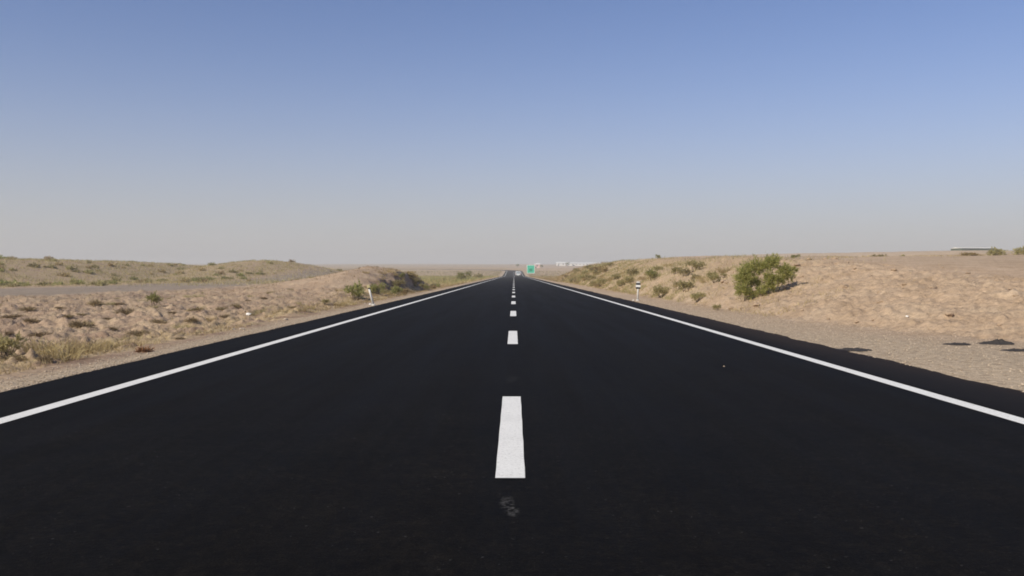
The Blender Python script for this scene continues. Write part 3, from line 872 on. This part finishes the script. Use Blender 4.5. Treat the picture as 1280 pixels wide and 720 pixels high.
for px, py, wpx, lab, m, fl in ((1068, 438, 50, 'broken slab of old asphalt at the edge of the right shoulder', 0, 0.5), (1198, 431, 38, 'left of the two dark tar lumps on the right gravel shoulder', 1, .55),
                            (1246, 430, 50, 'dark tar lump with a raised middle on the right gravel shoulder', 2, .9), (1272, 439, 40, 'dark tar lump at the right picture edge, nearest the road', 1, .6)):
    p = at(px, py); o = link('asphalt_lump', LP[m]); s = wpx / FPX * p[1] / 2.2
    put(o, (p[0], p[1], p[2] + .01), random.uniform(-.3, .3), s, s * fl); tag(o, lab, 'asphalt lump')

# loose gravel on the shoulders: uncountable
def gravel_cover(n, seed):
    rng = np.random.default_rng(seed)
    Y = 7 + 30 * rng.random(n) ** 1.6; side = rng.random(n) < .35
    X = np.where(side, -(4.60 + .6 * rng.random(n) ** 1.1), 4.60 + (toe_right(Y) - 4.4) * rng.random(n) ** 1.05)
    s = .005 + .011 * rng.random(n) ** 3
    oc = np.array([[1, 0, 0], [-1, 0, 0], [0, 1, 0], [0, -1, 0], [0, 0, .7], [0, 0, -.7]])
    fc = np.array([[0, 2, 4], [2, 1, 4], [1, 3, 4], [3, 0, 4], [2, 0, 5], [1, 2, 5], [3, 1, 5], [0, 3, 5]])
    a = rng.uniform(0, 6.28, n); ca, sa = np.cos(a), np.sin(a)
    V = oc[None] * (s[:, None, None]) * rng.uniform(.6, 1.3, (n, 6, 1))
    VX = V[..., 0] * ca[:, None] - V[..., 1] * sa[:, None]; VY = V[..., 0] * sa[:, None] + V[..., 1] * ca[:, None]
    Z = np.maximum(height(X, Y), np.where(np.abs(X) < 4.7, 0.0, -1)) + s * .3
    V = np.stack([VX + X[:, None], VY + Y[:, None], V[..., 2] + Z[:, None]], -1).reshape(-1, 3)
    F = (np.arange(n)[:, None, None] * 6 + fc[None]).reshape(-1, 3)
    m, nt, b = new_mat('loose_gravel')
    geo = nt.nodes.new('ShaderNodeNewGeometry')
    nt.links.new(ramp(nt, geo.outputs['Random Per Island'], [(0, (.28, .215, .15)), (.5, (.44, .35, .255)), (1, (.54, .44, .33))]), b.inputs['Base Color']); b.inputs['Roughness'].default_value = .9
    o = link('loose_gravel', mesh_np('loose_gravel', V, F, m, False)); tag(o, 'loose grey gravel scattered along the road shoulders', 'gravel', None, 'stuff')
gravel_cover(16000, 400)

# ------------------------------------------------------------------ delineator posts
def delineator(loc, lean, rz, label, amber, hgt):
    r = empty('delineator_post', loc, rz); r.rotation_euler = (0, lean, rz)
    m = MB(); m.tube([(0, 0, -.05), (0, 0, hgt * .5), (0, 0, hgt * .82)], [.036, .034, .032], 12); m.build('post', M_WPOST, r, True)
    m = MB(); m.tube([(0, 0, -.04), (0, 0, .03), (0, 0, .05)], [.075, .068, .045], 12); m.build('base', M_CONC, r, True)
    if amber:
        m = MB(); m.tube([(0, 0, hgt * .815), (0, 0, hgt * .86)], [.042, .042], 12); m.build('band', M_BLACK, r)
        m = MB(); m.box(-.055, .055, -.03, .03, hgt * .86, hgt, .85); m.build('reflector', M_AMBER, r, False, .006)
    else:
        m = MB(); m.box(-.085, .085, -.035, .035, hgt * .64, hgt * .735); m.build('band', M_BLACK, r, False, .006)
        m = MB(); m.box(-.09, .09, -.04, .04, hgt * .735, hgt * .85); m.build('reflector', M_REFL, r, False, .006)
        m = MB(); m.box(-.085, .085, -.035, .035, hgt * .85, hgt * .955); m.build('band', M_BLACK, r, False, .006)
        m = MB(); m.box(-.075, .075, -.035, .035, hgt * .955, hgt * 1.04, .75); m.build('cap', M_WPOST, r, False, .008)
    tag(r, label, 'road post')
p = at(467, 382); delineator(p, R(-15), 0, 'white post leaning outward at the left road edge', True, .72)
p = at(797, 376); delineator(p, R(2), 0, 'white post with a black banded head at the right road edge', False, .74)

# ------------------------------------------------------------------ green road sign
p = at_depth(663.5, 330); sx_, sy_, sz_ = p
r = empty('road_sign', p, R(4))
for s in (-1, 1):
    m = MB(); m.tube([(s * .9, 0, -.3), (s * .9, 0, 3.9)], [.07, .07], 8); m.build('sign_post', M_STEEL, r, True)
m = MB(); m.box(-1.45, 1.45, -.14, -.08, 1.15, 4.25); pan = m.build('border', M_SIGNW, r)
m = MB(); m.box(-1.28, 1.28, -.165, -.143, 1.32, 4.08); m.build('sign_panel', M_SIGN, r)
m = MB(); m.box(-.55, .55, -.185, -.168, 1.9, 2.9); m.build('inset_panel', M_SIGND, r)
tag(r, 'green rectangular road sign on posts far down the right side of the road', 'road sign')

# ------------------------------------------------------------------ the car far down the road
def build_car(loc):
    r = empty('car', loc)
    L, W2 = 4.5, .86
    prof = [(-L / 2, .42), (-L / 2 - .02, .80), (-L / 2 + .03, 1.02), (-L / 2 + .30, 1.62), (-L / 2 + .55, 1.74), (.2, 1.76), (.75, 1.66), (1.35, 1.12), (2.1, 1.0), (L / 2, .78), (L / 2, .42), (L / 2 - .2, .3), (-L / 2 + .2, .3)]
    m = MB(); n = len(prof); vs = []; fs = []
    secs = [(-1, .0), (-.96, 1), (-.5, 1), (.5, 1), (.96, 1), (1, 0)]
    def sec(x, inset):
        out = []
        for y, z in prof:
            xx = x
            if z > 1.05: xx = x * (1 - .16 * (z - 1.05) / .7)
            out.append((xx, y * (1 - inset * .02), z - (inset * .03 if z > 1.5 else 0)))
        return out
    xs = [(-W2, 1), (-W2 * .93, 0), (0, 0), (W2 * .93, 0), (W2, 1)]
    for x, i in xs: vs += sec(x, i)
    fs.append(tuple(range(n))); fs.append(tuple(reversed(range((len(xs) - 1) * n, len(xs) * n))))
    for a in range(len(xs) - 1):
        for q in range(n): fs.append((a * n + q, (a + 1) * n + q, (a + 1) * n + (q + 1) % n, a * n + (q + 1) % n))
    m.add(vs, fs); m.build('body', M_CAR, r, False)
    def panel(name, pts, mat): 
        m = MB(); m.add(pts, [(0, 1, 2, 3)]); o = m.build(name, mat, r)
        return o
    m = MB(); m.add([(-.66, -L / 2 + .055, 1.06), (.66, -L / 2 + .055, 1.06), (.60, -L / 2 + .265, 1.58), (-.60, -L / 2 + .265, 1.58),
                     (-.66, -L / 2 + .095, 1.06), (.66, -L / 2 + .095, 1.06), (.60, -L / 2 + .305, 1.58), (-.60, -L / 2 + .305, 1.58)],
                    [(0, 1, 2, 3), (7, 6, 5, 4), (0, 4, 5, 1), (1, 5, 6, 2), (2, 6, 7, 3), (3, 7, 4, 0)])
    for i_, v_ in enumerate(m.v): m.v[i_] = (v_[0], v_[1] - .045, v_[2])
    m.build('rear_window', M_GLASS, r)
    m = MB(); m.add([(-.62, 1.345, 1.16), (.62, 1.345, 1.16), (.56, .80, 1.635), (-.56, .80, 1.635), (-.62, 1.305, 1.15), (.62, 1.305, 1.15), (.56, .76, 1.62), (-.56, .76, 1.62)],
                    [(0, 1, 2, 3), (7, 6, 5, 4), (0, 4, 5, 1), (1, 5, 6, 2), (2, 6, 7, 3), (3, 7, 4, 0)])
    for i_, v_ in enumerate(m.v): m.v[i_] = (v_[0], v_[1] + .03, v_[2] + .03)
    m.build('windscreen', M_GLASS, r)
    for s in (-1, 1):
        m = MB(); 
        a = [(s * (W2 - .005), -1.75, 1.1), (s * (W2 - .005), 1.0, 1.1), (s * (W2 - .065), .62, 1.6), (s * (W2 - .065), -1.6, 1.6)]
        bq = [(x + s * .012, y, z) for x, y, z in a]
        m.add(a + bq, [(0, 1, 2, 3), (7, 6, 5, 4), (0, 4, 5, 1), (1, 5, 6, 2), (2, 6, 7, 3), (3, 7, 4, 0)]); m.build('side_window', M_GLASS, r)
        m = MB(); m.box(s * .74 - .08, s * .74 + .08, -L / 2 - .05, -L / 2 + .02, .78, 1.08); m.build('tail_light', M_TAIL, r, False, .015)
        m = MB(); m.box(s * .98 - .09, s * .98 + .09, .85, .95, 1.08, 1.24); m.build('wing_mirror', M_TRIM, r, False, .02)
        for y in (-1.4, 1.4):
            m = MB(); m.tube([(s * .66, y, .33), (s * .88, y, .33)], [.33, .33], 20); wheel = m.build('wheel', M_TYRE, r, True)
            m = MB(); m.tube([(s * .875, y, .33), (s * .892, y, .33)], [.2, .19], 16); m.build('rim', M_RIM, wheel)
    m = MB(); m.box(-.84, .84, -L / 2 - .10, -L / 2 + .06, .34, .66); m.build('bumper', M_TRIM, r, False, .03)
    m = MB(); m.box(-.26, .26, -L / 2 - .125, -L / 2 - .098, .44, .56); m.build('number_plate', M_PLATE, r)
    tag(r, 'white car seen from behind, far ahead in the right lane', 'car')
build_car((1.35, 292, float(zbase(292))))

# ------------------------------------------------------------------ far buildings
def shed(name, px, Y, length, depth, wall_h, roof_h, mw, mr, label, nwin, rz=0.0, door=True):
    x, y, z = at_depth(px, Y)
    z = min(z, H1(x - length / 2, y), H1(x + length / 2, y))
    r = empty(name, (x, y, z), rz)
    m = MB(); m.box(-length / 2, length / 2, -depth / 2, depth / 2, -1.0, wall_h); wl = m.build('wall', mw, r)
    m = MB(); e = .4
    m.prism([(-depth / 2 - e, wall_h + .003), (0, wall_h + roof_h), (depth / 2 + e, wall_h + .003)], -length / 2 - e, length / 2 + e); m.build('roof', mr, r)
    for i in range(nwin):
        cx = -length / 2 + length * (i + .5) / nwin
        m = MB(); m.box(cx - .7, cx + .7, -depth / 2 - .05, -depth / 2 + .05, wall_h * .45, wall_h * .8); m.build('window', M_DARKWIN, r)
    if door:
        cx = -length / 2 + length * .2
        m = MB(); m.box(cx - length * .02 - .5, cx + length * .02 + .5, -depth / 2 - .08, -depth / 2 + .06, 0, wall_h * .4); m.build('door', M_DARKWIN, r)
    tag(r, label, 'building')
shed('long_shed', 729, 1150, 42, 11, 3.0, 1.2, M_WWALL, M_WROOF, 'long low pale shed on the horizon right of the green sign', 9)
shed('white_house', 701, 1140, 11, 9, 3.6, 1.4, M_WWALL, M_WROOF, 'short bright white building at the left end of the long shed', 2)
shed('pink_house', 671.5, 800, 4.6, 5, 3.0, 0.9, M_PINK, M_WROOF, 'tiny pale pink hut on the horizon beside the green sign', 1)
shed('green_shed', 1217, 405, 17, 8, 1.0, .5, M_DGREEN, M_TROOF, 'low shed with dark green walls and pale roof on the right skyline', 5, R(6))

# a small far tree left of the sign
def far_tree(px, Y, h, label):
    x, y, z = at_depth(px, Y)
    rng = np.random.default_rng(int(px)); r = empty('tree', (x, y, z))
    lob = [(rng.normal() * h * .18, rng.normal() * h * .18, h * rng.uniform(.5, .8), h * rng.uniform(.18, .27)) for _ in range(6)]
    v, f = sprig_bush(rng, lob, 160, 6, h * .09, h * .045); link('crown', mesh_np('crown', v, f, M_GREEN, False), r)
    m = MB(); m.tube([(0, 0, -.2), (0.03 * h, 0, h * .3), (0, .02 * h, h * .65)], [h * .035, h * .026, h * .012], 6); m.build('trunk', M_STEM, r, True)
    tag(r, label, 'tree')
far_tree(647, 900, 4.2, 'small dark tree on the horizon above the end of the road')
far_tree(677, 700, 3.0, 'small dark tree on the horizon right of the pink hut')
far_tree(708.5, 1120, 5.0, 'dark tree between the white building and the long shed')
for k, src in PROTO.items():
    if k not in _used:
        for ch in list(src.children): bpy.data.objects.remove(ch)
        bpy.data.objects.remove(src)
